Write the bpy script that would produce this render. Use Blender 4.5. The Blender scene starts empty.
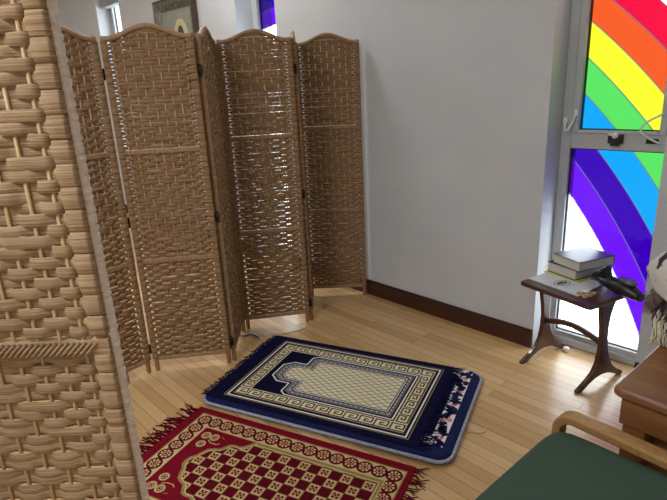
import bpy, math, random
from mathutils import Matrix, Vector, noise
C = bpy.context.scene
COL = C.collection
PI = math.pi
rnd = random.Random(7)

# ------------------------------------------------------------------ helpers
class MB:
    """collects vertices and faces; build() links them as one mesh object"""
    def __init__(s):
        s.v = []; s.f = []; s.m = []; s.sm = []
    def face(s, pts, m=0, smooth=False):
        b = len(s.v); s.v += [tuple(p) for p in pts]
        s.f.append(tuple(range(b, b + len(pts)))); s.m.append(m); s.sm.append(smooth)
    def quadgrid(s, rows, m=0, smooth=True, closed=False, capends=False):
        b = len(s.v); n = len(rows[0])
        for r in rows: s.v += [tuple(p) for p in r]
        for i in range(len(rows) - 1):
            for j in range(n if closed else n - 1):
                k = (j + 1) % n
                s.f.append((b + i*n + j, b + i*n + k, b + (i+1)*n + k, b + (i+1)*n + j))
                s.m.append(m); s.sm.append(smooth)
        if capends:
            s.f.append(tuple(b + j for j in range(n))[::-1]); s.m.append(m); s.sm.append(False)
            e = b + (len(rows) - 1)*n
            s.f.append(tuple(e + j for j in range(n))); s.m.append(m); s.sm.append(False)
    def box(s, x0, x1, y0, y1, z0, z1, m=0):
        P = [(x0,y0,z0),(x1,y0,z0),(x1,y1,z0),(x0,y1,z0),(x0,y0,z1),(x1,y0,z1),(x1,y1,z1),(x0,y1,z1)]
        b = len(s.v); s.v += P
        for q in ((0,3,2,1),(4,5,6,7),(0,1,5,4),(1,2,6,5),(2,3,7,6),(3,0,4,7)):
            s.f.append(tuple(b + i for i in q)); s.m.append(m); s.sm.append(False)
    def prism(s, poly, z0, z1, m=0, axes='xy'):
        """extrude a 2-D outline; axes tells which coordinates the outline uses"""
        def P(a, b, c): return {'xy': (a, b, c), 'yz': (c, a, b), 'xz': (a, c, b)}[axes]
        n = len(poly); b = len(s.v)
        s.v += [P(a, c, z0) for a, c in poly] + [P(a, c, z1) for a, c in poly]
        s.f.append(tuple(range(b + n - 1, b - 1, -1))); s.f.append(tuple(range(b + n, b + 2*n)))
        s.m += [m, m]; s.sm += [False, False]
        for i in range(n):
            j = (i + 1) % n
            s.f.append((b + i, b + j, b + n + j, b + n + i)); s.m.append(m); s.sm.append(False)
    def tube(s, path, r, n=8, m=0, closed=False, flat=1.0):
        path = [Vector(p) for p in path]; rows = []; N = len(path)
        up = None
        for i, p in enumerate(path):
            a = path[(i - 1) % N] if (closed or i) else p
            c = path[(i + 1) % N] if (closed or i < N - 1) else p
            t = (c - a).normalized()
            if up is None:
                up = Vector((0, 0, 1)) if abs(t.z) < .9 else Vector((1, 0, 0))
            u = t.cross(up).normalized(); w = u.cross(t).normalized(); up = w
            rr = r(i / max(1, N - 1)) if callable(r) else r
            rows.append([p + u*math.cos(2*PI*k/n)*rr + w*math.sin(2*PI*k/n)*rr*flat for k in range(n)])
        if closed: rows.append(rows[0])
        s.quadgrid(rows, m, True, True, not closed)
    def lathe(s, prof, n=24, m=0, cx=0, cy=0):
        rows = [[(cx + r*math.cos(2*PI*k/n), cy + r*math.sin(2*PI*k/n), z) for k in range(n)] for r, z in prof]
        s.quadgrid(rows, m, True, True, True)
    def build(s, name, mats, parent=None, bevel=0, M=None, segs=2):
        me = bpy.data.meshes.new(name)
        me.from_pydata(s.v, [], s.f)
        mats = mats if isinstance(mats, (list, tuple)) else [mats]
        for mt in mats: me.materials.append(mt)
        me.polygons.foreach_set('material_index', s.m)
        me.polygons.foreach_set('use_smooth', s.sm)
        me.update()
        o = bpy.data.objects.new(name, me); COL.objects.link(o)
        if parent: o.parent = parent
        if M is not None: o.matrix_basis = M
        if bevel:
            b = o.modifiers.new('bevel', 'BEVEL'); b.width = bevel; b.segments = segs; b.limit_method = 'ANGLE'
            b.angle_limit = math.radians(35)
        return o

def tag(o, label=None, cat=None, group=None, kind=None):
    if label: o['label'] = label
    if cat: o['category'] = cat
    if group: o['group'] = group
    if kind: o['kind'] = kind
    return o
def empty(name, loc, rz=0.0):
    o = bpy.data.objects.new(name, None); COL.objects.link(o); o.empty_display_size = .05
    o.location = loc; o.rotation_euler = (0, 0, rz); return o
def rrect(x0, x1, y0, y1, r, n=5):
    out = []
    for cx, cy, a in ((x1-r, y1-r, 0), (x0+r, y1-r, 90), (x0+r, y0+r, 180), (x1-r, y0+r, 270)):
        for k in range(n + 1):
            t = math.radians(a + 90*k/n); out.append((cx + r*math.cos(t), cy + r*math.sin(t)))
    return out
def ss(t): t = max(0, min(1, t)); return t*t*(3 - 2*t)

# ------------------------------------------------------------------ materials
def srgb(r, g, b):
    f = lambda c: (c/12.92 if c <= .04045 else ((c + .055)/1.055)**2.4)
    return (f(r/255), f(g/255), f(b/255), 1)
class NT:
    def __init__(s, name):
        s.mat = bpy.data.materials.new(name); s.mat.use_nodes = True
        s.t = s.mat.node_tree; s.b = s.t.nodes['Principled BSDF']; s.out = s.t.nodes['Material Output']
    def n(s, typ, **kw):
        q = s.t.nodes.new(typ)
        for k, v in kw.items():
            if k in q.inputs: q.inputs[k].default_value = v
            else: setattr(q, k, v)
        return q
    def l(s, a, b): s.t.links.new(a, b)
    def math(s, op, a, b=None, c=None):
        q = s.t.nodes.new('ShaderNodeMath'); q.operation = op
        for i, x in enumerate((a, b, c)):
            if x is None: continue
            if hasattr(x, 'links'): s.l(x, q.inputs[i])
            else: q.inputs[i].default_value = x
        return q.outputs[0]
def grain(name, c1, c2, scale, rough=.6, bump=.2, detail=6, spec=.5, coat=0, dist=0, transl=0, metal=0):
    """two-tone procedural material from stretched noise in object coordinates"""
    N = NT(name)
    tc = N.n('ShaderNodeTexCoord'); mp = N.n('ShaderNodeMapping'); mp.inputs['Scale'].default_value = scale
    N.l(tc.outputs['Object'], mp.inputs['Vector'])
    no = N.n('ShaderNodeTexNoise', Scale=1.0, Detail=detail, Distortion=dist); N.l(mp.outputs[0], no.inputs['Vector'])
    cr = N.n('ShaderNodeValToRGB'); cr.color_ramp.elements[0].position = .3; cr.color_ramp.elements[1].position = .7
    cr.color_ramp.elements[0].color = c1; cr.color_ramp.elements[1].color = c2
    N.l(no.outputs['Fac'], cr.inputs[0]); N.l(cr.outputs[0], N.b.inputs['Base Color'])
    N.b.inputs['Roughness'].default_value = rough
    N.b.inputs['Specular IOR Level'].default_value = spec
    N.b.inputs['Coat Weight'].default_value = coat
    N.b.inputs['Metallic'].default_value = metal
    if bump:
        bu = N.n('ShaderNodeBump', Strength=bump, Distance=.002); N.l(no.outputs['Fac'], bu.inputs['Height'])
        N.l(bu.outputs[0], N.b.inputs['Normal'])
    if transl:
        tr = N.n('ShaderNodeBsdfTranslucent'); N.l(cr.outputs[0], tr.inputs['Color'])
        mx = N.n('ShaderNodeMixShader'); mx.inputs[0].default_value = transl
        N.l(N.b.outputs[0], mx.inputs[1]); N.l(tr.outputs[0], mx.inputs[2]); N.l(mx.outputs[0], N.out.inputs[0])
    return N.mat

M_wall = grain('wall_paint', srgb(198,202,207), srgb(204,208,212), (3,3,3), .75, .05, spec=.3)
M_ceil = grain('ceiling_paint', srgb(235,235,232), srgb(240,240,238), (3,3,3), .9, .02, spec=.2)
M_base = grain('dark_baseboard_wood', srgb(58,30,22), srgb(74,40,28), (2,40,40), .42, .1)
M_frame = grain('window_grey_metal', srgb(176,180,184), srgb(186,190,193), (5,5,5), .45, .03)
M_gasket = grain('black_rubber', srgb(24,24,26), srgb(34,34,36), (30,30,30), .6, .1)
M_white = grain('white_plastic', srgb(225,225,222), srgb(235,235,232), (20,20,20), .4, .02)
M_weave = grain('woven_paper_rope', srgb(118,89,62), srgb(184,151,115), (9,9,420), .8, .75, spec=.2, transl=.10, dist=.4)
M_weave2 = grain('woven_paper_rope_pale', srgb(142,115,84), srgb(206,176,140), (9,9,420), .8, .75, spec=.2, transl=.08, dist=.4)
M_cane = grain('cane_stick', srgb(178,146,98), srgb(204,174,126), (200,200,12), .5, .2)
M_pole = grain('screen_wood', srgb(146,112,78), srgb(172,138,100), (120,120,6), .55, .2)
M_litedge = grain('lit_edge_pale', srgb(226,206,188), srgb(246,232,218), (60,60,160), .85, .8, spec=.2)  # pale tone stands in for window light on the pole wraps' side
M_black = grain('black_plastic', srgb(20,20,23), srgb(30,30,34), (40,40,40), .35, .03)
M_hinge = grain('dark_hinge_metal', srgb(40,36,32), srgb(56,50,44), (90,90,90), .4, .1, metal=.6)
M_tablewood = grain('table_walnut', srgb(62,36,26), srgb(92,56,40), (4,60,60), .32, .1, coat=.2)
M_desk = grain('table_brown_wood', srgb(112,70,40), srgb(154,104,62), (22,3,22), .38, .12, coat=.15, dist=.6)
M_green = grain('green_fabric', srgb(56,74,62), srgb(64,84,71), (500,500,500), .85, .25, spec=.2)
M_arm = grain('arm_beech', srgb(150,112,66), srgb(176,134,82), (60,60,60), .4, .08, coat=.2)
M_navy = grain('navy_pile', srgb(9,9,38), srgb(18,20,60), (300,300,300), .9, .5, spec=.1)
M_navymat = grain('navy_quilted', srgb(18,20,60), srgb(30,36,88), (140,140,140), .85, .5, spec=.15)
M_cream = grain('cream_pile', srgb(220,211,178), srgb(242,234,204), (260,260,260), .9, .5, spec=.1)
M_creamw = grain('white_pile', srgb(228,226,220), srgb(246,244,238), (260,260,260), .9, .4, spec=.1)
M_brownp = grain('brown_pile', srgb(70,58,36), srgb(96,80,50), (260,260,260), .9, .4, spec=.1)
M_goldp = grain('gold_pile', srgb(136,116,62), srgb(164,144,88), (260,260,260), .9, .4, spec=.1)
M_greyp = grain('blue_grey_pile', srgb(92,94,116), srgb(138,138,150), (380,380,380), .9, .4, spec=.1)
M_red = grain('red_pile', srgb(104,6,26), srgb(132,14,36), (260,260,260), .9, .5, spec=.1)
M_dred = grain('dark_red_pile', srgb(78,4,20), srgb(98,8,28), (260,260,260), .9, .4, spec=.1)
M_tan = grain('tan_pile', srgb(190,168,118), srgb(216,196,148), (260,260,260), .9, .4, spec=.1)
M_pink = grain('pink_print', srgb(206,110,130), srgb(226,150,160), (60,60,60), .8, .1)
M_pipe = grain('pale_blue_piping', srgb(128,138,164), srgb(172,180,198), (80,80,80), .7, .3)
M_piped = grain('blue_piping', srgb(70,88,140), srgb(96,116,170), (80,80,80), .7, .3)
M_book1 = grain('slate_cover', srgb(70,76,104), srgb(84,90,118), (60,60,60), .35, .05)
M_book2 = grain('black_cover', srgb(24,24,32), srgb(36,36,46), (60,60,60), .4, .05)
M_pages = grain('book_pages', srgb(190,186,172), srgb(214,210,198), (3,3,900), .85, .5)
M_paper = grain('booklet_paper', srgb(206,208,214), srgb(218,220,226), (8,8,8), .5, .03)
M_yellow = grain('yellow_card', srgb(200,196,70), srgb(212,208,86), (10,10,10), .6, .03)
M_ink = grain('black_ink', srgb(18,18,20), srgb(28,28,30), (30,30,30), .6, 0)
M_tancraft = grain('tan_wood_bits', srgb(150,124,90), srgb(186,158,120), (90,90,90), .7, .3)
M_lens = grain('grey_inset', srgb(70,72,84), srgb(104,106,118), (50,50,50), .22, .02)
M_pframe = grain('ornate_frame_silver', srgb(72,74,72), srgb(150,152,150), (40,40,40), .45, .9, metal=.3)
M_pedge = grain('ornate_frame_brown', srgb(56,42,32), srgb(78,60,44), (30,30,30), .5, .3)
M_pmat = grain('picture_ground', srgb(140,144,132), srgb(156,160,146), (12,12,12), .6, .02)
M_pring = grain('picture_gold_oval', srgb(196,180,140), srgb(214,200,162), (60,60,60), .5, .1)
M_pdark = grain('picture_dark', srgb(60,58,56), srgb(84,82,80), (20,20,20), .6, 0)
M_gbox = grain('grey_housing', srgb(150,156,156), srgb(160,166,166), (12,12,12), .5, .02)
M_string = grain('beige_string', srgb(190,166,124), srgb(206,184,144), (90,90,90), .8, .2)
M_blue = grain('blue_ribbon', srgb(60,96,176), srgb(84,120,198), (60,60,60), .6, .1)
M_fr_dark = grain('charcoal_fringe', srgb(30,28,30), srgb(52,48,48), (60,60,60), .9, .2)
M_fr_cream = grain('cream_fringe', srgb(200,190,168), srgb(222,214,194), (60,60,60), .9, .3)
M_lampw = grain('lamp_housing', srgb(230,230,228), srgb(238,238,236), (9,9,9), .5, 0)

def mat_floor():
    N = NT('maple_strip_floor')
    tc = N.n('ShaderNodeTexCoord')
    br = N.n('ShaderNodeTexBrick', Scale=1.0); br.offset = .37; br.offset_frequency = 2; br.squash = 1
    br.inputs['Mortar Size'].default_value = .0011; br.inputs['Mortar Smooth'].default_value = .2
    br.inputs['Brick Width'].default_value = .95; br.inputs['Row Height'].default_value = .057
    br.inputs['Color1'].default_value = (0,0,0,1); br.inputs['Color2'].default_value = (1,1,1,1); br.inputs['Mortar'].default_value = (.5,.5,.5,1)
    N.l(tc.outputs['Object'], br.inputs['Vector'])
    mp = N.n('ShaderNodeMapping'); mp.inputs['Scale'].default_value = (2.2, 60, 1); N.l(tc.outputs['Object'], mp.inputs['Vector'])
    no = N.n('ShaderNodeTexNoise', Scale=1.0, Detail=5, Distortion=.5); N.l(mp.outputs[0], no.inputs['Vector'])
    f = N.math('ADD', N.math('MULTIPLY', br.outputs['Color'], .5), N.math('MULTIPLY', no.outputs['Fac'], .42))
    cr = N.n('ShaderNodeValToRGB'); e = cr.color_ramp.elements
    e[0].position = .12; e[0].color = srgb(190,148,98); e[1].position = .9; e[1].color = srgb(228,194,144)
    m = e.new(.5); m.color = srgb(212,174,122)
    N.l(f, cr.inputs[0])
    mx = N.n('ShaderNodeMix', data_type='RGBA'); N.l(br.outputs['Fac'], mx.inputs[0]); N.l(cr.outputs[0], mx.inputs[6])
    mx.inputs[7].default_value = srgb(92,60,34); N.l(mx.outputs[2], N.b.inputs['Base Color'])
    N.b.inputs['Roughness'].default_value = .3
    N.b.inputs['Coat Weight'].default_value = .35; N.b.inputs['Coat Roughness'].default_value = .16
    bu = N.n('ShaderNodeBump', Strength=.25, Distance=.001); N.l(N.math('SUBTRACT', no.outputs['Fac'], N.math('MULTIPLY', br.outputs['Fac'], 2.0)), bu.inputs['Height'])
    N.l(bu.outputs[0], N.b.inputs['Normal'])
    return N.mat
M_floor = mat_floor()

SKY = 6.0
def mat_film(ref, up=0.0):
    """window glass with rainbow film: the arcs run on across all the windows of the wall"""
    N = NT('rainbow_film_glass')
    tc = N.n('ShaderNodeTexCoord'); tc.object = ref
    sp = N.n('ShaderNodeSeparateXYZ'); N.l(tc.outputs['Object'], sp.inputs[0])
    dx = N.math('ADD', sp.outputs['X'], .6); dz = N.math('ADD', sp.outputs['Z'], .9 - up)
    r = N.math('SQRT', N.math('ADD', N.math('MULTIPLY', dx, dx), N.math('MULTIPLY', dz, dz)))
    cr = N.n('ShaderNodeValToRGB'); cr.color_ramp.interpolation = 'CONSTANT'
    R0, R1 = 2.6, 3.7
    edges = [(2.752, (112,22,238)), (2.872, (58,0,178)), (2.991, (0,166,244)), (3.114, (92,226,96)), (3.233, (255,255,44)),
             (3.356, (252,92,36)), (3.471, (252,8,62)), (3.581, None)]
    e = cr.color_ramp.elements
    e[0].position = 0; e[0].color = (.95,.97,.97,1); e[1].position = (edges[0][0]-R0)/(R1-R0)
    def lin(c):
        if c is None: return (.95,.97,.97,1)
        q = srgb(*c); return tuple(x*1.15/SKY for x in q[:3]) + (1,)
    e[1].color = lin(edges[0][1])
    for rr, c in edges[1:]:
        k = e.new((rr-R0)/(R1-R0)); k.color = lin(c)
    N.l(N.math('DIVIDE', N.math('SUBTRACT', r, R0), R1-R0), cr.inputs[0])
    line = None
    for rr, _ in edges:
        q = N.math('LESS_THAN', N.math('ABSOLUTE', N.math('SUBTRACT', r, rr)), .0022)
        line = q if line is None else N.math('MAXIMUM', line, q)
    mx = N.n('ShaderNodeMix', data_type='RGBA'); N.l(line, mx.inputs[0]); N.l(cr.outputs[0], mx.inputs[6]); mx.inputs[7].default_value = (.03,.03,.05,1)
    tr = N.n('ShaderNodeBsdfTransparent'); N.l(mx.outputs[2], tr.inputs['Color'])
    gl = N.n('ShaderNodeBsdfGlossy', Roughness=.03); gl.inputs['Color'].default_value = (1,1,1,1)
    ms = N.n('ShaderNodeMixShader'); fr = N.n('ShaderNodeFresnel', IOR=1.35)
    N.l(fr.outputs[0], ms.inputs[0]); N.l(tr.outputs[0], ms.inputs[1]); N.l(gl.outputs[0], ms.inputs[2]); N.l(ms.outputs[0], N.out.inputs[0])
    return N.mat

def mat_cloth():
    N = NT('speckled_shawl')
    tc = N.n('ShaderNodeTexCoord')
    vo = N.n('ShaderNodeTexVoronoi', Scale=38.0); N.l(tc.outputs['Object'], vo.inputs['Vector'])
    no = N.n('ShaderNodeTexNoise', Scale=26.0, Detail=3); N.l(tc.outputs['Object'], no.inputs['Vector'])
    f = N.math('ADD', N.math('MULTIPLY', vo.outputs['Distance'], .35), N.math('MULTIPLY', no.outputs['Fac'], 1.0))
    cr = N.n('ShaderNodeValToRGB'); e = cr.color_ramp.elements
    e[0].position = .56; e[0].color = srgb(40,38,40); e[1].position = .63; e[1].color = srgb(196,194,188)
    N.l(f, cr.inputs[0]); N.l(cr.outputs[0], N.b.inputs['Base Color']); N.b.inputs['Roughness'].default_value = .9
    return N.mat
M_shawl = mat_cloth()
M_shawl2 = grain('dark_patterned_shawl', srgb(44,38,38), srgb(128,112,104), (70,70,30), .9, .5, dist=1.5)

# ------------------------------------------------------------------ camera
f_px, cx, cy = 530.0, 333.5, 250.0
dv = Vector(((418-cx)/f_px, (1939-cy)/f_px, 1.0)).normalized()      # straight down, in (right, down, forward) camera axes
hv = (Vector((0,0,1)) - dv*dv.z).normalized()
rv = dv.cross(hv)
H = 1.44
cam = bpy.data.objects.new('camera', bpy.data.cameras.new('camera')); COL.objects.link(cam); C.camera = cam
cX = Vector((rv.x, hv.x, -dv.x)); cY = -Vector((rv.y, hv.y, -dv.y)); cZ = -Vector((rv.z, hv.z, -dv.z))
Mx = Matrix((cX, cY, cZ)).transposed().to_4x4(); Mx.translation = (0, 0, H)
cam.matrix_world = Mx
cam.data.sensor_width = 36; cam.data.lens = f_px/667*36; cam.data.clip_start = .05

# ------------------------------------------------------------------ room (local x along the back wall, y into the wall)
TH = math.radians(-47.58)
WM = Matrix.Translation((.073, 3.706, 0)) @ Matrix.Rotation(TH, 4, 'Z')
S0, S1, D0, ZC = -9.5, 4.0, -6.2, 3.2
WIN = [(1.475, .515), (-1.105, .5), (-3.88, .62), (-6.5, .5)]
def struct(name, mb, m, bevel=0, M=WM):
    o = mb.build(name, m, None, bevel, M); o['kind'] = 'structure'; return o
b = MB(); b.box(S0-.2, S1+.2, D0-.2, .35, -.1, 0); struct('floor', b, M_floor)
b = MB(); b.box(S0-.2, S1+.2, D0-.2, .35, ZC, ZC+.1); struct('ceiling', b, M_ceil)
b = MB(); x = S0
for w, ww in sorted(WIN):
    b.box(x, w, 0, .35, 0, ZC); x = w + ww
b.box(x, S1, 0, .35, 0, ZC); wall = struct('wall_back', b, M_wall)
b = MB(); b.box(S0-.2, S0, D0, .35, 0, ZC); struct('wall_left', b, M_wall)
b = MB(); b.box(S1, S1+.2, D0, .35, 0, ZC); struct('wall_right', b, M_wall)
b = MB(); b.box(S0, S1, D0-.2, D0, 0, ZC); struct('wall_front', b, M_wall)
b = MB(); x = S0
for w, ww in sorted(WIN) + [(S1, 0)]:
    b.box(x, w, -.017, -.0005, 0, .098)
    b.box(x, w, -.012, -.0005, .098, .106)
    x = w + ww
struct('baseboard_back', b, M_base, .002)
M_film = mat_film(wall); M_film2 = mat_film(wall, .055)
for i, (s, wd_) in enumerate(WIN):
    root = empty('window_%d' % (i+1), WM @ Vector((s, .15, 0)), TH); root['kind'] = 'structure'
    f = MB()                                             # fixed outer frame
    for x0, x1 in ((.0005, .05), (wd_-.04, wd_-.0005)): f.box(x0, x1, 0, .07, .004, ZC-.002)
    f.box(.05, wd_-.04, 0, .07, .004, .072); f.box(.05, wd_-.04, -.012, 0, .004, .045); f.box(.05, wd_-.04, 0, .07, 1.075, 1.158)
    f.box(.05, wd_-.04, 0, .07, ZC-.06, ZC-.002)
    f.build('window_frame', M_frame, root, .004)
    g = MB()                                             # dark gaskets between frame and panes
    for z0, z1, a in ((.072, 1.075, .05), (1.166, ZC-.1, .086)):
        c_ = .04 if a < .06 else .07
        for x0, x1 in ((a, a+.006), (wd_-c_-.006, wd_-c_)): g.box(x0, x1, .018, .03, z0, z1)
        g.box(a, wd_-c_, .018, .03, z0, z0+.005); g.box(a, wd_-c_, .018, .03, z1-.005, z1)
    g.build('gasket', M_gasket, root)
    h = MB()
    for x0, x1 in ((.052, .086), (wd_-.07, wd_-.042)): h.box(x0, x1, -.008, .05, 1.15, ZC-.064)
    h.box(.086, wd_-.07, -.008, .05, 1.15, 1.166); h.box(.086, wd_-.07, -.008, .05, ZC-.1, ZC-.064)
    sash = h.build('sash', M_frame, root, .004)
    p = MB(); p.face([(.05,.024,.072),(wd_-.04,.024,.072),(wd_-.04,.024,1.075),(.05,.024,1.075)]); p.build('lower_pane', M_film2 if i == 1 else M_film, root)
    p = MB(); p.face([(.086,.024,1.166),(wd_-.07,.024,1.166),(wd_-.07,.024,ZC-.1),(.086,.024,ZC-.1)]); p.build('upper_pane', M_film2 if i == 1 else M_film, root)
    if i == 0:
        k = MB(); k.box(.232, .30, -.016, 0, 1.108, 1.15); k.box(.248, .288, -.026, -.014, 1.098, 1.128)
        hb = k.build('latch', M_black, root, .004); hb['label'] = 'black latch with white lever'
        k = MB(); k.lathe([(.001,-.02),(.013,-.02),(.014,0),(.001,.002)], 14)
        k.tube([(0,0,-.012),(-.012,.0,-.018),(-.034,.004,-.016)], .006, 8)
        k.build('lever', M_white, hb, 0, Matrix.Translation((.268,-.03,1.146)) @ Matrix.Rotation(PI/2, 4, 'X'))
        k = MB(); k.box(.395, .445, -.004, 0, 1.112, 1.134); k.box(.40, .44, -.006, -.003, 1.118, 1.128)
        k.build('grey_plate', M_gasket, root)
        def loop(pts): 
            q = MB(); q.tube(pts, .0045, 8); return q
        pts = [(.022 + .052*t, -.012 - .035*math.sin(PI*t), 1.21 - .062*math.sin(PI*t)**.8 + .035*t) for t in [j/14 for j in range(15)]]
        cbl = loop(pts).build('restrictor_cable', M_white, root)
        k = MB(); k.box(.012, .032, -.014, 0, 1.195, 1.225); k.box(.066, .084, -.02, -.008, 1.232, 1.262); k.build('cable_anchor', M_white, cbl, .004)
        pts = [(.455 - .075*math.sin(PI*t), -.014 - .03*math.sin(PI*t), 1.245 - .13*t) for t in [j/14 for j in range(15)]]
        loop(pts).build('restrictor_cable', M_white, root)
    if i == 2:
        k = MB(); k.box(.004, .50, -.11, -.01, 2.375, 2.52); k.build('blind_housing', M_gbox, root, .008)

# unseen ceiling lights: first read off the wall shadow, others and housings added
def lamp(x, y, sx, sy, power, name='unseen_ceiling_light', col=(.97,.985,1)):
    p = WM @ Vector((x, y, ZC))
    r = empty(name, (p.x, p.y, ZC-.045), TH)
    k = MB()
    for a, c, d, e in ((-sx/2-.03, -sx/2, -sy/2-.03, sy/2+.03), (sx/2, sx/2+.03, -sy/2-.03, sy/2+.03), (-sx/2, sx/2, -sy/2-.03, -sy/2), (-sx/2, sx/2, sy/2, sy/2+.03)):
        k.box(a, c, d, e, 0, .044)
    k.build('lamp_frame', M_lampw, r)
    L = bpy.data.lights.new('lamp_glow', 'AREA'); L.shape = 'RECTANGLE'; L.size = sx; L.size_y = sy; L.energy = power; L.color = col
    o = bpy.data.objects.new('lamp_glow', L); COL.objects.link(o); o.parent = r; o.location = (0, 0, .02)
    return r
LG = 'ceiling panel lights'
tag(lamp(-.9, -.55, .5, .3, 24), 'small ceiling light panel close to the back wall above the folding screen', 'ceiling light')
tag(lamp(1.7, -3.9, 1.2, .6, 82), 'added unseen ceiling light panel brightening the camera side of the room', 'ceiling light')  # unseen panel added to brighten the near screen and rugs
tag(lamp(-3.4, -3.2, 1.2, .6, 58), 'added unseen ceiling light panel in the far left half of the room', 'ceiling light')

# world: bright overcast daylight outside the windows
W = bpy.data.worlds.new('sky'); C.world = W; W.use_nodes = True
bg = W.node_tree.nodes['Background']; bg.inputs[0].default_value = (.88, .95, 1.0, 1); bg.inputs[1].default_value = SKY

# ------------------------------------------------------------------ folding screens
PW, ZB, ZT, HUMP = .405, .07, 1.685, .05
def ztop(x, w=PW):
    u = abs(x - w/2)/(w/2); return ZT + HUMP*(.5 + .5*math.cos(PI*min(1, u/.9)))
def weave(rails, seed, nsub=4, pitch=.0172, w=PW, pole=.026, fill=.515, ca=.0046):
    """paper-rope strips going over and under upright canes, wrapped round the side poles"""
    R = random.Random(seed); mb = MB()
    nc = 9; x0 = pole + .021; dxc = (w - 2*x0)/(nc - 1)
    cols = [pole/2] + [x0 + dxc*i for i in range(nc)] + [w - pole/2]
    zs = [ZB + .012] + list(rails) + [ZT + HUMP]
    nrow = int((ZT + HUMP - ZB - .03)/pitch); pd = pole/2 + .0022
    for r in range(nrow):
        zc = ZB + .022 + pitch*r
        if any(abs(zc - q) < .0125 for q in rails): continue
        sec = max(i for i in range(len(zs)) if zs[i] <= zc or i == 0)
        sec = min(sec, len(zs) - 2); sv = (zc - zs[sec])/(zs[sec+1] - zs[sec])
        def sign(c):
            fx = (cols[c] - w/2)/w
            if 2 <= c <= nc - 1 and abs(fx)/.44 + abs(sv - .5)/.46 < 1: return 1 if ((r//2) + c) % 2 == 0 else -1
            return 1 if (r + c) % 2 == 0 else -1
        sg = [sign(c) for c in range(len(cols))]
        pts = []                                        # x, y, half height
        hh = pitch*fill*(1 + R.uniform(-.04, .03)); dz = R.uniform(-.0006, .0006)
        def polepts(s, left):
            e = 0 if left else w; q = 1 if left else -1
            if s > 0:
                g = pitch*.985
                return [(e + q*.006, pd, g), (e - q*.0002, pd*.98, g), (e - q*.0016, pd*.7, g), (e - q*.0018, -pd*.7, g), (e - q*.0004, -pd*1.03, g), (e + q*.003, -pd*1.08, g),
                        (e + q*pole*.5, -pd*1.1, g), (e + q*(pole - .001), -pd*1.05, g), (e + q*(pole + .004), -pd*.6, hh*.95), (e + q*(pole + .012), 0, hh*.8)]
            return [(e + q*pole*.5, pd*1.1, hh*.6), (e + q*(pole + .002), pd*.9, hh*.4), (e + q*(pole + .008), pd*.4, hh*.5), (e + q*(pole + .0135), -ca*.7, hh*.95)]
        pts += polepts(sg[0], True)
        ya = {}
        for c in range(1, nc + 1):
            jit = R.uniform(-.0006, .0006)
            ya[c] = (-ca if sg[c] > 0 else ca) + jit
        for c in range(1, nc + 1):
            pts.append((cols[c], ya[c], hh*(1.03 if sg[c] > 0 else .97)*(1 + R.uniform(-.09, .05))))
            if c < nc:
                for k in range(1, nsub + 1):
                    t = k/(nsub + 1)
                    tt = ss((t - .25)/.5)
                    pts.append((cols[c] + dxc*t, ya[c] + (ya[c+1] - ya[c])*tt, hh*(1 + R.uniform(-.09, .04))))
        pts += polepts(sg[-1], False)[::-1]
        rows = []; th = .0016
        for x, y, h in pts:
            zt = ztop(x, w) - .016
            lo, hi = zc + dz - h, min(zc + dz + h, zt)
            if hi - lo < .002: rows.append(None); continue
            m = (lo + hi)/2; g = (hi - lo)/2
            rows.append([(x, y, m - g), (x, y - th, m - g*.86), (x, y - th*1.15, m), (x, y - th, m + g*.86), (x, y, m + g), (x, y + th, m + g*.86), (x, y + th, m - g*.86)])
        seg = []
        for q in rows + [None]:
            if q is None:
                if len(seg) > 1: mb.quadgrid(seg, 0, True, True, True)
                seg = []
            else: seg.append(q)
    return mb, [cols[c] for c in range(1, nc + 1)]

def panel_parts(panel, cols, rails, w=PW, pole=.026, rail_mat=None, twist=False):
    for e in (pole/2, w - pole/2):
        k = MB(); k.tube([(e, 0, .0), (e, 0, .004), (e, 0, ZT + .004), (e, 0, ZT + .008)], lambda t: .0125 if 0 < t < 1 else .0105, 12)
        k.build('pole', M_pole, panel)
    k = MB(); n = 26
    rows = []
    for i in range(n + 1):
        x = .002 + (w - .004)*i/n; z = ztop(x, w)
        rows.append([(x, -.012, z - .016), (x, -.013, z - .002), (x, -.008, z + .006), (x, .008, z + .006), (x, .013, z - .002), (x, .012, z - .016)])
    k.quadgrid(rows, 0, True, True, True); k.build('top_rail', M_pole, panel)
    k = MB(); k.box(pole*.8, w - pole*.8, -.011, .011, ZB - .008, ZB + .012); k.build('bottom_rail', M_pole, panel, .003)
    for z in rails:
        k = MB()
        if twist:
            L = w - 2*pole; nn = 36                      # rail bound with slanting paper strips
            for i in range(nn):
                xa = pole + L*i/nn
                k.tube([(xa - .006, -.0125, z - .011), (xa + .002, -.0165, z - .004), (xa + .010, -.0165, z + .004), (xa + .018, -.0125, z + .011)], .0056, 6, flat=.5)
            k.box(pole, w - pole, -.011, .011, z - .011, z + .011)
        else:
            k.box(pole, w - pole, -.0105, .0105, z - .0105, z + .009)
        for e0, e1 in ((-.001, pole + .001), (w - pole - .001, w + .001)): k.box(e0, e1, -.0155, .0145, z - .0175, z + .0175)
        k.build('cross_rail', rail_mat or M_pole, panel, 0 if twist else .002)
    k = MB()
    for x in cols:
        k.tube([(x, 0, ZB), (x, 0, ztop(x, w) - .012)], .0034, 7)
    k.build('canes', M_cane, panel)

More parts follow.
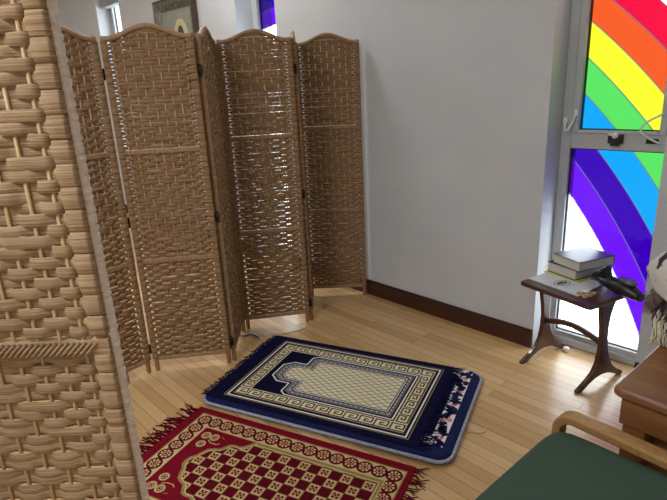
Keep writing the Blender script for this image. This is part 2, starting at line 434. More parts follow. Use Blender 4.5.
PITCH = .418
scr = empty('folding_screen', (-.58, 2.62, 0))
tag(scr, 'six-panel woven folding screen zigzagging across the room to the back wall', 'folding screen')
far_rails = [.622, 1.172]
wm, cols = weave(far_rails, 3, 3)
joints = [(.232, 3.500), (-.192, 3.516), (-.162, 3.098), (-.582, 3.032), (-.580, 2.617), (-1.012, 2.572), (-1.272, 2.250)]
proto = None
for i in range(6):
    (xa, ya), (xb, yb) = joints[i+1], joints[i]          # left joint, right joint
    if i in (1,): (xa, ya), (xb, yb) = (xb, yb), (xa, ya)
    if i in (2,): pass
    ang = math.atan2(yb - ya, xb - xa)
    inset = .0125; SX = (math.hypot(xb - xa, yb - ya) - 2*inset)/PW
    ox, oy = xa + math.cos(ang)*inset, ya + math.sin(ang)*inset
    M = Matrix.Translation((ox + .58, oy - 2.62, 0)) @ Matrix.Rotation(ang, 4, 'Z') @ Matrix.Scale(SX, 4, (1, 0, 0))
    if proto is None:
        proto = wm.build('panel', M_weave, scr, 0, M)
        panel_parts(proto, cols, far_rails); pan = proto
    else:
        pan = proto.copy(); COL.objects.link(pan); pan.parent = scr; pan.matrix_basis = M
        for ch in list(proto.children):
            if ch.name.startswith('hinge'): continue
            q = ch.copy(); COL.objects.link(q); q.parent = pan
    if i == 5:
        k = MB(); k.tube([(.258, 0, 0), (.258, 0, ZB + .01)], .011, 10); k.build('foot', M_pole, pan)
# hinges at the five joints
for j in range(1, 6):
    x, y = joints[j]
    for z in (.13, .83, 1.53):
        k = MB(); k.tube([(x + .58, y - 2.62, z - .026), (x + .58, y - 2.62, z + .026)], .0065, 10)
        k.box(x + .58 - .009, x + .58 + .009, y - 2.62 - .0045, y - 2.62 + .0045, z - .022, z + .022)
        k.build('hinge', M_hinge, scr)

# near screen: one panel close to the camera, the next one folded back at its left
ns = empty('folding_screen', (-.372, .795, 0))
tag(ns, 'pale woven folding screen standing close at the left edge of the photo', 'folding screen')
near_rails = [.40, 1.046]
wm2, cols2 = weave(near_rails, 11, 6, fill=.6, ca=.0035)
na = math.radians(177.5)
for j in range(2):
    if j == 0: M = Matrix.Rotation(math.radians(-2.0), 4, 'Z') @ Matrix.Translation((-PW, 0, 0))
    else: M = Matrix.Translation((-PW - .022, .0, 0)) @ Matrix.Rotation(math.radians(-118), 4, 'Z') @ Matrix.Translation((.014, 0, 0))
    if j == 0:
        np_ = wm2.build('panel', M_weave2, ns, 0, M); panel_parts(np_, cols2, near_rails, rail_mat=M_weave2, twist=True)
        for e in (0, PW):  # tubes added along both edges as the lit side of the wraps
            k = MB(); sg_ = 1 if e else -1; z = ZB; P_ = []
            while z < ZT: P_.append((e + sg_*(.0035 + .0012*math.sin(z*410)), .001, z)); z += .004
            k.tube(P_, lambda t: .0082 + .0011*math.sin(t*1500), 8); o_ = k.build('lit_edge_strip', M_litedge, np_); o_['label'] = 'added pale strip along the side edge, window light put into its colour'
    else:
        q = np_.copy(); COL.objects.link(q); q.parent = ns; q.matrix_basis = M
        for ch in list(np_.children):
            c = ch.copy(); COL.objects.link(c); c.parent = q
for z in (.13, .83, 1.53):
    k = MB(); x = -PW - .012
    k.tube([(x, .012, z - .026), (x, .012, z + .026)], .0065, 10); k.build('hinge', M_hinge, ns)

# ------------------------------------------------------------------ rugs
class Pat(MB):
    """flat pattern pieces in rug coordinates, stacked by hair-thin layers"""
    def poly(s, pts, m, lay): s.face([(x, y, s.z + .00035*lay) for x, y in (pts if area(pts) > 0 else pts[::-1])], m)
    def rect(s, x0, x1, y0, y1, m, lay): s.poly([(x0,y0),(x1,y0),(x1,y1),(x0,y1)], m, lay)
    def ring(s, x0, x1, y0, y1, t, m, lay):
        s.rect(x0, x1, y0, y0+t, m, lay); s.rect(x0, x1, y1-t, y1, m, lay)
        s.rect(x0, x0+t, y0+t, y1-t, m, lay); s.rect(x1-t, x1, y0+t, y1-t, m, lay)
    def line(s, pts, w, m, lay, closed=False):
        n = len(pts); L = []; R = []
        for i, p in enumerate(pts):
            a = pts[i-1] if (i or closed) else p; c = pts[(i+1) % n] if (i < n-1 or closed) else p
            d1 = Vector((p[0]-a[0], p[1]-a[1])); d2 = Vector((c[0]-p[0], c[1]-p[1]))
            if d1.length < 1e-9: d1 = d2
            if d2.length < 1e-9: d2 = d1
            d1.normalize(); d2.normalize(); t = d1 + d2
            if t.length < 1e-6: t = d1
            t.normalize(); nn = Vector((-t.y, t.x)); k = w/2/max(.4, nn.dot(Vector((-d1.y, d1.x))))
            L.append((p[0]+nn.x*k, p[1]+nn.y*k)); R.append((p[0]-nn.x*k, p[1]-nn.y*k))
        for i in range(n if closed else n-1):
            j = (i+1) % n; s.poly([R[i], R[j], L[j], L[i]], m, lay)
    def disc(s, x, y, r, m, lay, n=16, e=1.0): s.poly([(x+r*math.cos(2*PI*k/n), y+r*e*math.sin(2*PI*k/n)) for k in range(n)], m, lay)
def area(p): return sum(p[i-1][0]*p[i][1] - p[i][0]*p[i-1][1] for i in range(len(p)))
def inside(pt, poly):
    x, y = pt; c = False; n = len(poly)
    for i in range(n):
        (x1, y1), (x2, y2) = poly[i-1], poly[i]
        if (y1 > y) != (y2 > y) and x < (x2-x1)*(y-y1)/(y2-y1) + x1: c = not c
    return c
def fringe(ends, y0, y1, L, step, seed, z, r=.0016, drop=0):
    R = random.Random(seed); k = MB()
    for x, q in ends:
        y = y0
        while y < y1:
            for t in range(2):
                l = L*R.uniform(.6, 1.1); a = R.uniform(-.6, .6); yy = y + R.uniform(-.003, .003)
                b = R.uniform(-.02, .02)
                pts = [(x - q*.008, yy, z), (x + q*l*.35, yy + a*l*.3, z - drop*.3 + .002), (x + q*l*.7, yy + a*l*.55 + b, z - drop*.75), (x + q*l, yy + a*l*.6 + b*1.5, z - drop + .0005)]
                k.tube(pts, lambda t: r*(1.25 - .6*t), 5)
            y += step*R.uniform(.8, 1.2)
    return k

# blue padded mat ------------------------------------------------
MA = math.radians(-26.17)
mat = empty('padded_mat', (-.679, 2.222, 0), MA)
tag(mat, 'thick navy quilted mat with pale blue piping lying under the blue prayer rug', 'mat')
ML, MWd, MT = 1.205, .708, .034
k = MB(); out = rrect(.004, ML - .004, .004, MWd - .004, .06, 8)
def insetp(poly, d):
    cx0, cy0 = ML/2, MWd/2
    return [(x - math.copysign(min(d, abs(x-cx0)), x - cx0), y - math.copysign(min(d, abs(y-cy0)), y - cy0)) for x, y in poly]
rows = [[(x, y, z) for x, y in insetp(out, d)] for d, z in ((.008, .001), (.001, .006), (0, .016), (.001, .026), (.008, .032), (.02, MT))]
k.quadgrid(rows, 0, True, True, True)
k.build('mat_body', M_navymat, mat)
k = MB(); ol = rrect(0, ML, 0, MWd, .062, 10)
k.tube([(x, y, .019) for x, y in ol], .0075, 8, 0, True); k.build('piping', M_pipe, mat)
p = Pat(); p.z = MT
x0, x1, y0, y1 = .06, ML - .045, .075, MWd - .015
p.ring(x0, x1, y0, y1, .058, 0, 1)
R = random.Random(5)
for i in range(46):
    t = i/46*(y1 - y0); cxp, cyp = x1 - .029 + R.uniform(-.017, .017), y0 + t
    pk = 2 if i % 9 in (4, 5) else 1
    for q in range(6 if pk == 1 else 3):
        a = R.uniform(0, 6.3); p.disc(cxp + .009*math.cos(a), cyp + .009*math.sin(a), R.uniform(.006, .014), pk, 2 + q % 3, 7, R.uniform(.5, 1.3))
for i in range(70):
    cxp, cyp = x0 + (x1 - x0)*i/70, y0 + .0375 + R.uniform(-.02, .02)
    for q in range(3):
        a = R.uniform(0, 6.3); p.disc(cxp + .009*math.cos(a), cyp + .009*math.sin(a), R.uniform(.004, .009), 1, 2 + q % 3, 7, R.uniform(.5, 1.3))
p.build('printed_border', [M_creamw, M_navymat, M_pink], mat)

# blue prayer rug ------------------------------------------------
RT = .0055
rug = empty('prayer_rug', Matrix.Translation((-.679, 2.222, MT + .0008)) @ Vector((0, 0, 0)), MA)
tag(rug, 'navy and cream prayer rug with key pattern border lying on the padded mat', 'prayer rug')
u0, u1, v0, v1 = .012, 1.068, .03, .70
k = MB(); k.prism(rrect(u0, u1, v0, v1, .008, 3), .0012, RT); k.build('rug_body', M_navy, rug, .002)
p = Pat(); p.z = RT
CR, WH, BR, GO, NV, GY = range(6)
p.ring(.098, 1.022, .062, .655, .0045, GO, 1)
p.ring(.110, 1.010, .071, .644, .0075, WH, 1)
kx0, kx1, ky0, ky1, kb = .13, .992, .092, .625, .068
p.ring(kx0, kx1, ky0, ky1, kb, CR, 1); p.ring(kx0, kx1, ky0, ky1, .003, BR, 2)
p.ring(kx0 + kb - .003, kx1 - kb + .003, ky0 + kb - .003, ky1 - kb + .003, .003, BR, 2)
key = [(.06,.10),(.06,.86),(.86,.86),(.86,.34),(.40,.34),(.40,.60),(.64,.60)]
def keys(o, du, dv, n, flip):
    for i in range(n):
        pts = []
        for a, c in key:
            if flip: a = 1 - a
            pts.append((o[0] + du[0]*(i + a) + dv[0]*(.06 + .88*c), o[1] + du[1]*(i + a) + dv[1]*(.06 + .88*c)))
        p.line(pts, .0074, BR, 3)
        e = [(o[0] + du[0]*(i + a) + dv[0]*.13, o[1] + du[1]*(i + a) + dv[1]*.13) for a in ((.06, 1.06) if not flip else (-.06, .94))]
        p.line(e, .0074, BR, 2)
nl, nw = 12, 7
dul = (kx1 - kx0)/nl; dvw = (ky1 - ky0 - 2*kb)/nw
keys((kx0, ky0), (dul, 0), (0, kb), nl, False)
keys((kx0, ky1), (dul, 0), (0, -kb), nl, False)
keys((kx0, ky0 + kb), (0, dvw), (kb, 0), nw, False)
keys((kx1, ky0 + kb), (0, dvw), (-kb, 0), nw, False)
vc = .358
def sym(h): return [(a, vc + c) for a, c in h] + [(a, vc - c) for a, c in h[::-1]]
half_o = [(.916, .190), (.372, .190), (.345, .168), (.345, .096), (.275, .096), (.228, .056)]
half_m = [(.904, .178), (.386, .178), (.357, .158), (.357, .086), (.283, .086), (.240, .05)]
half_i = [(.878, .146), (.412, .146), (.396, .132), (.396, .062), (.308, .062), (.276, .03)]
p.line(sym(half_o), .0075, WH, 2, True)
p.poly(sym(half_m), GY, 2)
fld = sym(half_i)
R = random.Random(9)
mid = sym([((a + c)/2, (d + e)/2) for (a, d), (c, e) in zip(half_m, half_i)])
for i in range(len(mid)):                               # gold specks in the grey band
    a, c = Vector(mid[i-1]), Vector(mid[i]); n = max(1, int((c - a).length/.0125))
    for j in range(n):
        q = a.lerp(c, (j + .5)/n); p.disc(q.x, q.y, .0042, GO if j % 2 else CR, 3, 6)
p.line(sym(half_m), .004, BR, 4, True)
p.line(fld, .014, NV, 4, True); p.line(fld, .0045, WH, 5, True)
p.poly(fld, CR, 3)
def hatch(dx, dy, pitch, w, m, lay):
    d = Vector((dx, dy)).normalized(); nn = Vector((-d.y, d.x)); c0 = Vector((.58, vc))
    for i in range(-40, 41):
        base = c0 + nn*pitch*i; t = -.6; run = None
        while t < .6:
            q = base + d*(t + .004)
            ins = inside(q, fld)
            if ins and run is None: run = t
            if not ins and run is not None:
                p.line([tuple(base + d*run), tuple(base + d*t)], w, m, lay); run = None
            t += .008
hatch(1, .62, .0265, .0028, BR, 4); hatch(1, -.62, .0265, .0028, BR, 4)
p.build('rug_pattern', [M_cream, M_creamw, M_brownp, M_goldp, M_navy, M_greyp], rug)
fr = fringe([(u0, -1)], v0 + .004, v1 - .004, .035, .011, 21, .0035, .0018, .004).build('fringe', M_navy, rug); fr['kind'] = 'stuff'
fr = fringe([(u1, 1)], v0 + .004, v1 - .004, .05, .011, 22, .0035, .0018, .0008).build('fringe', M_navy, rug); fr['kind'] = 'stuff'

# red prayer rug ------------------------------------------------
RA = math.radians(-27.28)
rr = empty('prayer_rug', (-.666, 2.211 - .012, .0006), RA)
tag(rr, 'red and gold prayer rug with checked field lying on the bare wood floor', 'prayer rug')
RW = .67; RLn = 1.068
k = MB(); k.prism(rrect(0, RLn, -RW, -.004, .006, 3), 0, .006); k.build('rug_body', M_red, rr, .002)
p = Pat(); p.z = .006
TA, GD, RD, DR = range(4)
p.ring(.048, 1.044, -RW + .042, -.042, .005, GD, 1)
p.ring(.053, 1.039, -RW + .047, -.047, .078, TA, 1)
a0, a1, b0, b1 = .09, 1.004, -RW + .084, -.084
def rosette(x, y):
    p.disc(x, y, .0335, DR, 2, 18); p.disc(x, y, .0335*.8, RD, 3, 18)
    for q in range(8):
        a = q*PI/4; p.disc(x + .019*math.cos(a), y + .019*math.sin(a), .0056, TA, 4, 7)
    for q in range(6):
        a = q*PI/3 + .4; p.disc(x + .0085*math.cos(a), y + .0085*math.sin(a), .0032, TA, 4, 6)
nu, nv = 15, 8
for i in range(nu + 1):
    for y in (b0, b1): rosette(a0 + (a1 - a0)*i/nu, y)
for i in range(1, nv):
    for x in (a0, a1): rosette(x, b0 + (b1 - b0)*i/nv)
fx0, fx1, fy0, fy1 = .131, .963, -RW + .125, -.125
p.rect(fx0, fx1, fy0, fy1, RD, 2)
p.ring(fx0, fx1 + .02, fy0 - .004, fy1 + .004, .004, TA, 5)
p.ring(.2, fx1 + .02, fy0, fy1, .016, GD, 3); p.ring(.2, fx1 + .006, fy0 + .014, fy1 - .014, .006, TA, 4)
cell = .0462; ny = 8; vcr = -RW/2
cu0 = fx1 - .003
for i in range(17):
    for j in range(-5, 5):
        x = cu0 - cell*(i + 1); y = vcr + cell*j
        if y < fy0 + .02 - cell or y + cell > fy1 - .02 + cell: continue
        ya, yb = max(y, fy0 + .02), min(y + cell, fy1 - .02)
        if (i + j) % 2 == 0: p.rect(x, x + cell, ya, yb, DR, 3)
        else:
            p.rect(x, x + cell, ya, yb, GD, 3); p.rect(x + .003, x + cell - .003, ya + .003, yb - .003, TA, 4)
            mx_, my_ = x + cell/2, y + cell/2
            for q in range(4):
                a = q*PI/2 + PI/4; xx, yy = mx_ + .0115*math.cos(a), my_ + .0115*math.sin(a)
                if ya + .008 < yy < yb - .008: p.disc(xx, yy, .0066, RD, 5, 7)
            if ya + .01 < my_ < yb - .01: p.disc(mx_, my_, .005, DR, 6, 6); p.disc(mx_ + .014, my_, .003, RD, 5, 5); p.disc(mx_ - .014, my_, .003, RD, 5, 5)
hn = [(.405, .205), (.390, .182), (.372, .160), (.352, .150), (.330, .152), (.312, .146), (.300, .128), (.286, .108), (.262, .100), (.243, .088), (.232, .066), (.222, .04), (.206, .022), (.200, 0)]
# red spandrels around the scalloped end of the niche (upper and lower)
for sgn in (1, -1):
    pts = [(a, vcr + sgn*c) for a, c in hn]
    p.poly(pts + [(fx0 + .004, vcr), (fx0 + .004, vcr + sgn*.206), (.405, vcr + sgn*.206)], RD, 7)
    p.line(pts, .013, GD, 8); p.line([(a + .007, c - sgn*.004) for a, c in pts], .005, TA, 9)
    for a, c in ((.172, .163), (.216, .164), (.186, .108)):
        x, y = a, vcr + sgn*c
        p.disc(x, y, .0215, TA, 8, 18); p.disc(x, y, .0135, RD, 9, 14)
        for q in range(6):
            w = q*PI/3; p.disc(x + .0075*math.cos(w), y + .0075*math.sin(w), .003, TA, 10, 6)
        for q in range(12):
            w = q*PI/6; p.disc(x + .0175*math.cos(w), y + .0175*math.sin(w), .002, GD, 9, 5)
    p.line([(.2, vcr + sgn*.14), (.222, vcr + sgn*.128), (.25, vcr + sgn*.128), (.262, vcr + sgn*.138)], .004, TA, 8)
    p.line([(.245, vcr + sgn*.178), (.262, vcr + sgn*.172)], .004, GD, 8)
p.build('rug_pattern', [M_tan, M_goldp, M_red, M_dred], rr)
fr = fringe([(0, -1)], -RW + .004, -.008, .088, .018, 31, .0035, .0032).build('fringe', M_dred, rr); fr['kind'] = 'stuff'
fr = fringe([(RLn, 1)], -RW + .004, -.008, .06, .017, 32, .0035, .0022).build('fringe', M_dred, rr); fr['kind'] = 'stuff'

# ------------------------------------------------------------------ small table by the window
TA_ = math.radians(-61.5)
TZ = .465
tb = empty('side_table', (1.172, 2.382, 0), TA_)
tag(tb, 'small dark walnut side table with splayed curved legs in front of the rainbow window', 'side table')
k = MB(); k.prism(rrect(-.18, .215, -.20, .14, .02, 5), TZ - .02, TZ); k.build('tabletop', M_tablewood, tb, .005)
prof_f = [(-.062, .445), (-.056, .40), (-.05, .36), (-.036, .30), (-.029, .24), (-.031, .18), (-.042, .12), (-.068, .075), (-.11, .045), (-.168, .014), (-.172, .004), (-.165, 0), (-.138, 0)]
prof_a = [(-.095, .024), (-.05, .043), (0, .05), (.05, .043), (.10, .022)]
prof_b = [(.148, 0), (.164, .004), (.166, .016), (.115, .045), (.075, .08), (.045, .13), (.026, .18), (.016, .24), (.014, .30), (.022, .36), (.042, .41), (.075, .445)]
for x in (-.165, .165):
    k = MB(); k.prism(prof_f + prof_a + prof_b, x - .011, x + .011, axes='yz'); k.build('leg', M_tablewood, tb, .004)
rows = []
for i in range(13):
    t = i/12; x = -.154 + .308*t; z = .205 + .034*math.sin(PI*t)
    rows.append([(x, -.009, z - .014), (x, .009, z - .014), (x, .009, z + .014), (x, -.009, z + .014)])
k = MB(); k.quadgrid(rows, 0, False, True, True); k.build('stretcher', M_tablewood, tb, .003)
TM = Matrix.Translation((1.172, 2.382, 0)) @ Matrix.Rotation(TA_, 4, 'Z')
def on_table(name, x, y, z, rz=0):
    q = TM @ Vector((x, y, z)); return empty(name, q, TA_ + rz)
bk = on_table('booklet', -.03, -.045, TZ + .0004, .0)
tag(bk, 'white booklet with a black oval emblem lying flat on the side table', 'booklet')
k = MB(); k.prism([(-.142, -.10), (.142, -.10), (.115, .125), (-.142, .10)], 0, .0065); k.build('pages', M_paper, bk, .001)
p = Pat(); p.z = .0066
def oval(x, y, a, c, t, m, lay): 
    n = 28; p.line([(x + a*math.cos(2*PI*q/n), y + c*math.sin(2*PI*q/n)) for q in range(n)], t, m, lay, True)
ox, oy = -.0, -.03
oval(ox, oy, .03, .045, .004, 0, 1); p.disc(ox, oy, .017, 0, 1, 18, 1.9)
p.line([(ox - .002, oy - .022), (ox + .004, oy), (ox - .002, oy + .022)], .003, 1, 2)
p.line([(ox + .007, oy - .016), (ox + .009, oy + .016)], .0022, 1, 2)
p.line([(.045, -.07), (.045, .0)], .0025, 2, 1)
p.build('emblem', [M_ink, M_paper, M_greyp], bk)
yf = on_table('card_folder', -.085, .062, TZ + .0074, .03)
tag(yf, 'thin yellow card folder sandwiched between the booklet and the stacked books', 'folder')
k = MB(); k.box(-.10, .098, -.076, .078, 0, .003); k.box(-.10, .094, -.076, .074, .0034, .0052); k.build('card', M_yellow, yf)
def book(x, y, z, rz, sx, sy, h, cover, label):
    o = on_table('book', x, y, z, rz); tag(o, label, 'book', 'books stacked on the side table')
    t = .003; k = MB()
    k.box(-sx/2, sx/2, -sy/2, sy/2, 0, t); k.box(-sx/2, sx/2, -sy/2, sy/2, h - t, h); k.box(-sx/2, sx/2, sy/2 - t, sy/2, t, h - t)
    k.build('cover', cover, o, .0012)
    k = MB(); k.box(-sx/2 + .005, sx/2 - .005, -sy/2 + .005, sy/2 - t - .0005, t + .0002, h - t - .0002); k.build('pages', M_pages, o)
    return o
lo = book(-.085, .09, TZ + .0128, -.06, .172, .20, .052, M_book2, 'thick black hardback book on the yellow folder, lower of the two stacked books')
bo = book(-.05, .096, TZ + .0654, -.14, .172, .225, .05, M_book1, 'thick slate blue hardback book on top of the stack on the side table')
k = MB(); k.tube([(-.084, -.09, .030), (-.098, -.10, .034), (-.106, -.105, .022), (-.104, -.106, .002)], .0014, 5); k.build('bookmark_ribbon', M_white, lo)
tk = on_table('craft_pieces', .115, -.095, TZ + .0004)
tag(tk, 'little heap of tan wooden bits at the front corner of the side table', 'wooden bits')
k = MB()
for x, y, z, r, h in ((-.012, -.022, 0, .02, .008), (.016, -.004, 0, .018, .009), (-.006, .02, 0, .017, .008), (.018, .032, 0, .014, .009), (.02, -.034, 0, .013, .007)):
    k.lathe([(.001, z), (r, z), (r*1.03, z + h*.5), (r*.9, z + h), (.001, z + h)], 10, cx=x, cy=y)
k.build('bits', M_tancraft, tk)
wd = on_table('white_disc', .108, -.085, TZ + .0105)
tag(wd, 'white round disc resting on the tan wooden bits on the side table', 'disc')
k = MB(); k.lathe([(.001, 0), (.017, 0), (.018, .004), (.016, .0075), (.010, .0085), (.001, .0085)], 20); k.build('disc', M_white, wd)
# black moulded piece with scooped mouth
hd = on_table('plastic_holder', .198, .012, TZ + .001, -.04)
tag(hd, 'black moulded plastic holder with scooped mouth on the right of the side table', 'holder')
k = MB(); rows = []
prof = [(-.125, .074, .040, .010), (-.118, .070, .044, .020), (-.10, .060, .043, .026), (-.075, .050, .038, .028), (-.04, .044, .036, .030), (.0, .042, .039, .034), (.04, .041, .040, .036), (.08, .037, .037, .033), (.115, .030, .031, .027), (.145, .025, .026, .021), (.158, .022, .022, .017)]
for x, zc, ry, rz in prof:
    rows.append([(x*.70, ry*math.cos(2*PI*q/20), max(.002, zc + rz*math.sin(2*PI*q/20))) for q in range(20)])
k.quadgrid(rows, 0, True, True, True)
k.build('body', M_black, hd)
k = MB(); rows = []; inner = []
tl = math.radians(48); nx, nz = -math.sin(tl), math.cos(tl); ux, uz = math.cos(tl), math.sin(tl)
for d, r in ((-.012, .020), (.0, .030), (.015, .036), (.032, .044), (.046, .052)):
    for L, m_, off in ((rows, 1, 0), (inner, .9, .004)):
        L.append([(-.062 + nx*(d + off) + ux*r*m_*math.cos(2*PI*q/22), r*m_*1.05*math.sin(2*PI*q/22), .052 + nz*(d + off) + uz*r*m_*math.cos(2*PI*q/22)) for q in range(22)])
inner[-1] = [tuple(Vector(a_)*.5 + Vector(b_)*.5) for a_, b_ in zip(inner[-1], rows[-1])]
k.quadgrid(rows + inner[::-1], 0, True, True, True)
k.build('mouth_rim', M_black, hd)
k = MB(); k.lathe([(.001, -.006), (.026, -.006), (.028, .0), (.024, .007), (.012, .010), (.001, .011)], 24)
lens = k.build('oval_inset', M_lens, hd, 0, Matrix.Translation((.04, 0, .077)) @ Matrix.Rotation(math.radians(6), 4, 'Y') @ Matrix.Scale(1.6, 4, (1, 0, 0)))
lens['label'] = 'glossy grey oval inset'

# ------------------------------------------------------------------ wooden table at right with folded shawl
DA = math.radians(40)
dk = empty('wooden_table', (.752, 1.280, 0), DA)
tag(dk, 'brown wooden table with rounded corner at the right edge, the shawl on it', 'table')
k = MB(); k.prism(rrect(.0, .92, -.52, .0, .025, 5), .575, .60); k.build('tabletop', M_desk, dk, .009, segs=3)
k = MB(); k.box(.022, .898, -.498, -.022, .485, .5745); k.build('apron', M_desk, dk, .003)
for x, y in ((.06, -.06), (.86, -.06), (.06, -.46), (.86, -.46)):
    k = MB(); k.prism([(x-.03, y-.03), (x+.03, y-.03), (x+.03, y+.03), (x-.03, y+.03)], 0, .4845); k.build('leg', M_desk, dk, .004)
k = MB(); k.box(.10, .82, -.45, -.07, .06, .4845); k.build('cupboard', M_desk, dk, .004)

sh = empty('shawl', (1.102, 1.535, .6006), DA)
tag(sh, 'bunched black and white speckled shawl with fringe lying on the wooden table', 'shawl')
def lump(cxp, cyp, czp, rx, ry, rz, seed, amp, n=28, zmin=0.001, fold=0):
    k = MB(); rows = []
    for i in range(n + 1):
        la = -PI/2 + PI*i/n; row = []
        for j in range(n*2):
            lo = 2*PI*j/(n*2); d = Vector((math.cos(la)*math.cos(lo), math.cos(la)*math.sin(lo), math.sin(la)))
            q = 1 + amp*noise.noise(d*2.2 + Vector((seed, 0, 0))) + amp*.4*noise.noise(d*6 + Vector((0, seed, 0))) + fold*math.sin(lo*5 + 3*la)*math.cos(la)
            row.append((cxp + rx*d.x*q, cyp + ry*d.y*q, max(zmin, czp + rz*d.z*q)))
        rows.append(row)
    k.quadgrid(rows, 0, True, True, False); return k
lump(.05, .0, .10, .12, .11, .13, 3.1, .25, fold=.06).build('dark_folds', M_shawl2, sh)
k = MB(); rows = []
for i in range(25):                                     # loose roll of speckled cloth rising to the right
    t = i/24; x = -.125 + .30*t; z = .185 + .085*t + .012*math.sin(5*t); y = .02*math.sin(4*t)
    r = (.062 + .012*math.sin(7*t))*min(1, (math.sin(PI*min(1, max(0, t*.96 + .02))))**.35)
    rows.append([(x + .02*math.cos(2*PI*q/28), y + r*1.35*math.cos(2*PI*q/28)*(1 + .16*noise.noise((q*.35, t*5, 2.0))), z + r*math.sin(2*PI*q/28)*(1 + .2*noise.noise((q*.3, t*4, 7.0)))) for q in range(28)])
k.quadgrid(rows, 0, True, True, True); k.build('speckled_roll', M_shawl, sh)
R = random.Random(4); k = MB()
for i in range(30):
    a = R.uniform(-.06, .05); z = R.uniform(.09, .15)
    k.tube([(-.06, a, z), (-.095, a + R.uniform(-.01,.01), z - .012), (-.12, a + R.uniform(-.02,.02), z - R.uniform(.02, .05))], .0018, 5)
q = k.build('dark_fringe', M_fr_dark, sh); q['kind'] = 'stuff'
k = MB()
for i in range(36):
    a = R.uniform(-.075, .06); x = R.uniform(-.085, -.06)
    k.tube([(x + .03, a, .10), (x - .008, a + R.uniform(-.006,.006), .07), (x - .012, a + R.uniform(-.01,.01), .03), (x - R.uniform(.012,.03), a + R.uniform(-.012,.012), .004)], .0032, 5)
q = k.build('cream_fringe', M_fr_cream, sh); q['kind'] = 'stuff'

# ------------------------------------------------------------------ green armchair
GA = math.radians(-49.6)
ch = empty('armchair', (.60, 1.30, 0), GA)          # local x: backwards along the arm, local -y: across the seat
tag(ch, 'green upholstered armchair with bent wooden arms at the bottom right', 'armchair')
k = MB(); n = 26; rows = []
for i in range(n + 1):
    row = []
    for j in range(n + 1):
        u, v = i/n, j/n
        def rd(t): 
            return t
        x = .52*u; y = -.50*v
        # superellipse corners
        a, c = 2*u - 1, 2*v - 1
        q = (abs(a)**9 + abs(c)**9)**(1/9) if (a or c) else 0
        mx_ = max(abs(a), abs(c)); sc = (mx_/q) if q > 0 else 1
        x = .255 + .267*a*sc; y = -.235 - .28*c*sc
        e = 1 - min(1, mx_)
        z = .474 - .055*(1 - ss(e/.16))**2 + .008*ss(e)
        row.append((x, y, z))
    rows.append(row)
k.quadgrid(rows, 0, True)
rim = [r for r in [rows[0][j] for j in range(n + 1)]] + [rows[i][n] for i in range(1, n + 1)] + [rows[n][j] for j in range(n - 1, -1, -1)] + [rows[i][0] for i in range(n - 1, 0, -1)]
k.quadgrid([[(x, y, z) for x, y, z in rim], [(x, y, .375) for x, y, z in rim], [(.26 + (x-.26)*.9, -.25 + (y+.25)*.9, .368) for x, y, z in rim]], 0, True, True)
k.face([(.26 + (x-.26)*.9, -.25 + (y+.25)*.9, .368) for x, y, z in rim], 0)
k.build('seat', M_green, ch)
def bent(y):
    path = [(.01, .0), (.01, .25), (.01, .42)]
    for q in range(9):
        a = PI - (PI/2)*q/8; path.append((.055 + .045*math.cos(a), .455 + .045*math.sin(a)))
    path += [(.2, .497), (.35, .493), (.50, .49), (.60, .49)]
    rows = []
    for i, (x, z) in enumerate(path):
        a = path[max(0, i-1)]; c = path[min(len(path)-1, i+1)]; t = Vector((c[0]-a[0], c[1]-a[1])).normalized(); nn = Vector((-t.y, t.x))*.0125
        rows.append([(x - nn.x, y - .024, z - nn.y), (x - nn.x, y + .024, z - nn.y), (x + nn.x, y + .024, z + nn.y), (x + nn.x, y - .024, z + nn.y)])
    q = MB(); q.quadgrid(rows, 0, False, True, True); return q
for y in (.036, -.54): bent(y).build('arm', M_arm, ch, .005)
for y in (.03, -.54):
    k = MB(); k.prism([(.545, .0), (.585, .0), (.60, .55), (.70, .92), (.665, .92), (.565, .56)], y - .018, y + .018, axes='xz'); k.build('rear_leg', M_arm, ch, .004)
k = MB()
k.box(.05, .56, -.515, .010, .325, .366); k.build('seat_frame', M_arm, ch, .004)
rows = []
for i in range(11):
    t = i/10; x = .545 + .1*t; z = .50 + .42*t; w = .5 + .0*t; e = .02*math.sin(PI*t)
    rows.append([(x - .03 - e, -.49, z), (x - .05 - e, -.25, z), (x - .03 - e, -.01, z), (x + .02, -.01, z), (x + .02, -.25, z), (x + .02, -.49, z)])
k = MB(); k.quadgrid(rows, 0, True, True, True); k.build('backrest', M_green, ch, .01)

# ------------------------------------------------------------------ picture on the back wall
pc = empty('framed_picture', WM @ Vector((-2.03, -.003, 1.87)), TH)
tag(pc, 'framed picture with pale oval medallion hung high on the back wall', 'picture')
pw, ph, bw = .36, .37, .095
k = MB()
prof = [(0, -.002), (0, -.05), (.012, -.056), (.024, -.048), (.05, -.044), (.075, -.03), (bw, -.018), (bw, -.002)]
rows = []
for d, y in prof: rows.append([(-pw + d, y, -ph + d), (pw - d, y, -ph + d), (pw - d, y, ph - d), (-pw + d, y, ph - d)])
b0 = len(k.f); k.quadgrid(rows, 0, False, True)
for i in range(len(k.f)):
    if i // 4 <= 1: k.m[i] = 1
k.build('frame', [M_pframe, M_pedge], pc)
k = MB(); k.box(-pw + .09, pw - .09, -.012, -.004, -ph + .09, ph - .09); k.build('picture_ground', M_pmat, pc)
def ovalplate(a, c, y0, y1, x, z, m, nm, hole=0):
    k = MB(); n = 36
    o_ = [(x + a*math.cos(2*PI*q/n), z + c*math.sin(2*PI*q/n)) for q in range(n)]
    if hole:
        i_ = [(x + (a-hole)*math.cos(2*PI*q/n), z + (c-hole)*math.sin(2*PI*q/n)) for q in range(n)]
        k.quadgrid([[(u, y1, v) for u, v in o_], [(u, y0, v) for u, v in o_], [(u, y0, v) for u, v in i_], [(u, y1, v) for u, v in i_]], 0, False, True)
    else: k.prism(o_, y0, y1, axes='xz')
    return k.build(nm, m, pc)
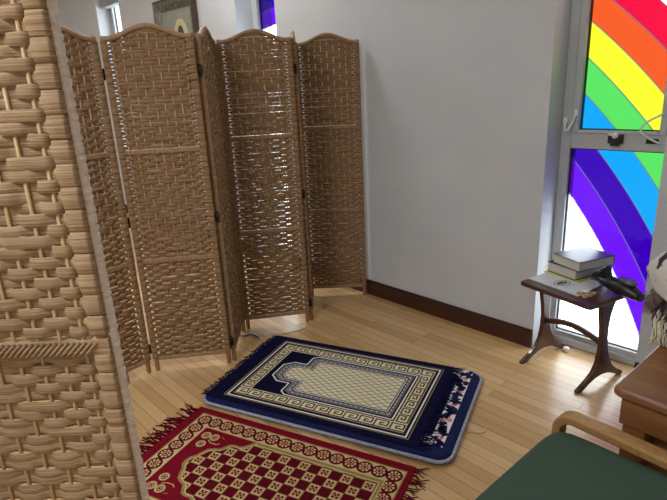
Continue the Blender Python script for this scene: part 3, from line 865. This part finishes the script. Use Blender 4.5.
ovalplate(.13, .21, -.020, -.013, .06, -.02, M_pring, 'oval_mount', .055)
ovalplate(.08, .16, -.0155, -.0125, .06, -.02, M_pdark, 'oval_print')
ovalplate(.04, .07, -.0175, -.016, .065, -.06, M_white, 'pale_figure')

# ------------------------------------------------------------------ small things on the floor
cp = empty('bottle_cap', (1.232, 2.56, .0004))
tag(cp, 'small white cap on the floor below the rainbow window', 'cap')
k = MB(); k.lathe([(.001, 0), (.016, 0), (.019, .006), (.018, .016), (.012, .022), (.001, .023)], 16); k.build('cap', M_white, cp)
def cord(name, pts, r, m, label, cat):
    o = pts[0]; k = MB(); P = [Vector(q) for q in pts]; sm = []
    for i in range(len(P) - 1):
        a = P[max(0, i-1)]; b_ = P[i]; c = P[i+1]; d = P[min(len(P)-1, i+2)]
        for j in range(8):
            t = j/8; sm.append(.5*((2*b_) + (c - a)*t + (2*a - 5*b_ + 4*c - d)*t*t + (3*b_ - a - 3*c + d)*t**3))
    sm.append(P[-1]); k.tube([q - P[0] for q in sm], r, 6)
    x = k.build(name, m); x.location = P[0]; tag(x, label, cat); return x
cord('string', [(.50, 1.99, .0025), (.54, 1.985, .0025), (.575, 1.965, .0025), (.606, 1.945, .0025), (.612, 1.915, .0025), (.585, 1.897, .0025), (.53, 1.905, .0025), (.475, 1.86, .0025)], .002, M_string, 'loose beige string curling on the floor right of the padded mat', 'string')
cord('ribbon', [(-.64, 2.925, .004), (-.60, 2.935, .004), (-.565, 2.925, .005), (-.535, 2.945, .004), (-.50, 2.925, .004), (-.475, 2.90, .004)], .0042, M_blue, 'short blue ribbon on the floor between folding screen and mat corner', 'ribbon')
cord('string', [(-.40, 2.925, .0025), (-.30, 2.945, .0025), (-.22, 2.985, .0025), (-.12, 3.05, .0025), (-.06, 3.07, .0025)], .002, M_string, 'thin tan string on the floor behind the far edge of the padded mat', 'string')

C.view_settings.view_transform = 'Standard'; C.view_settings.look = 'None'; C.view_settings.gamma = 1
C.view_settings.use_curve_mapping = False; C.view_settings.exposure = 0.0
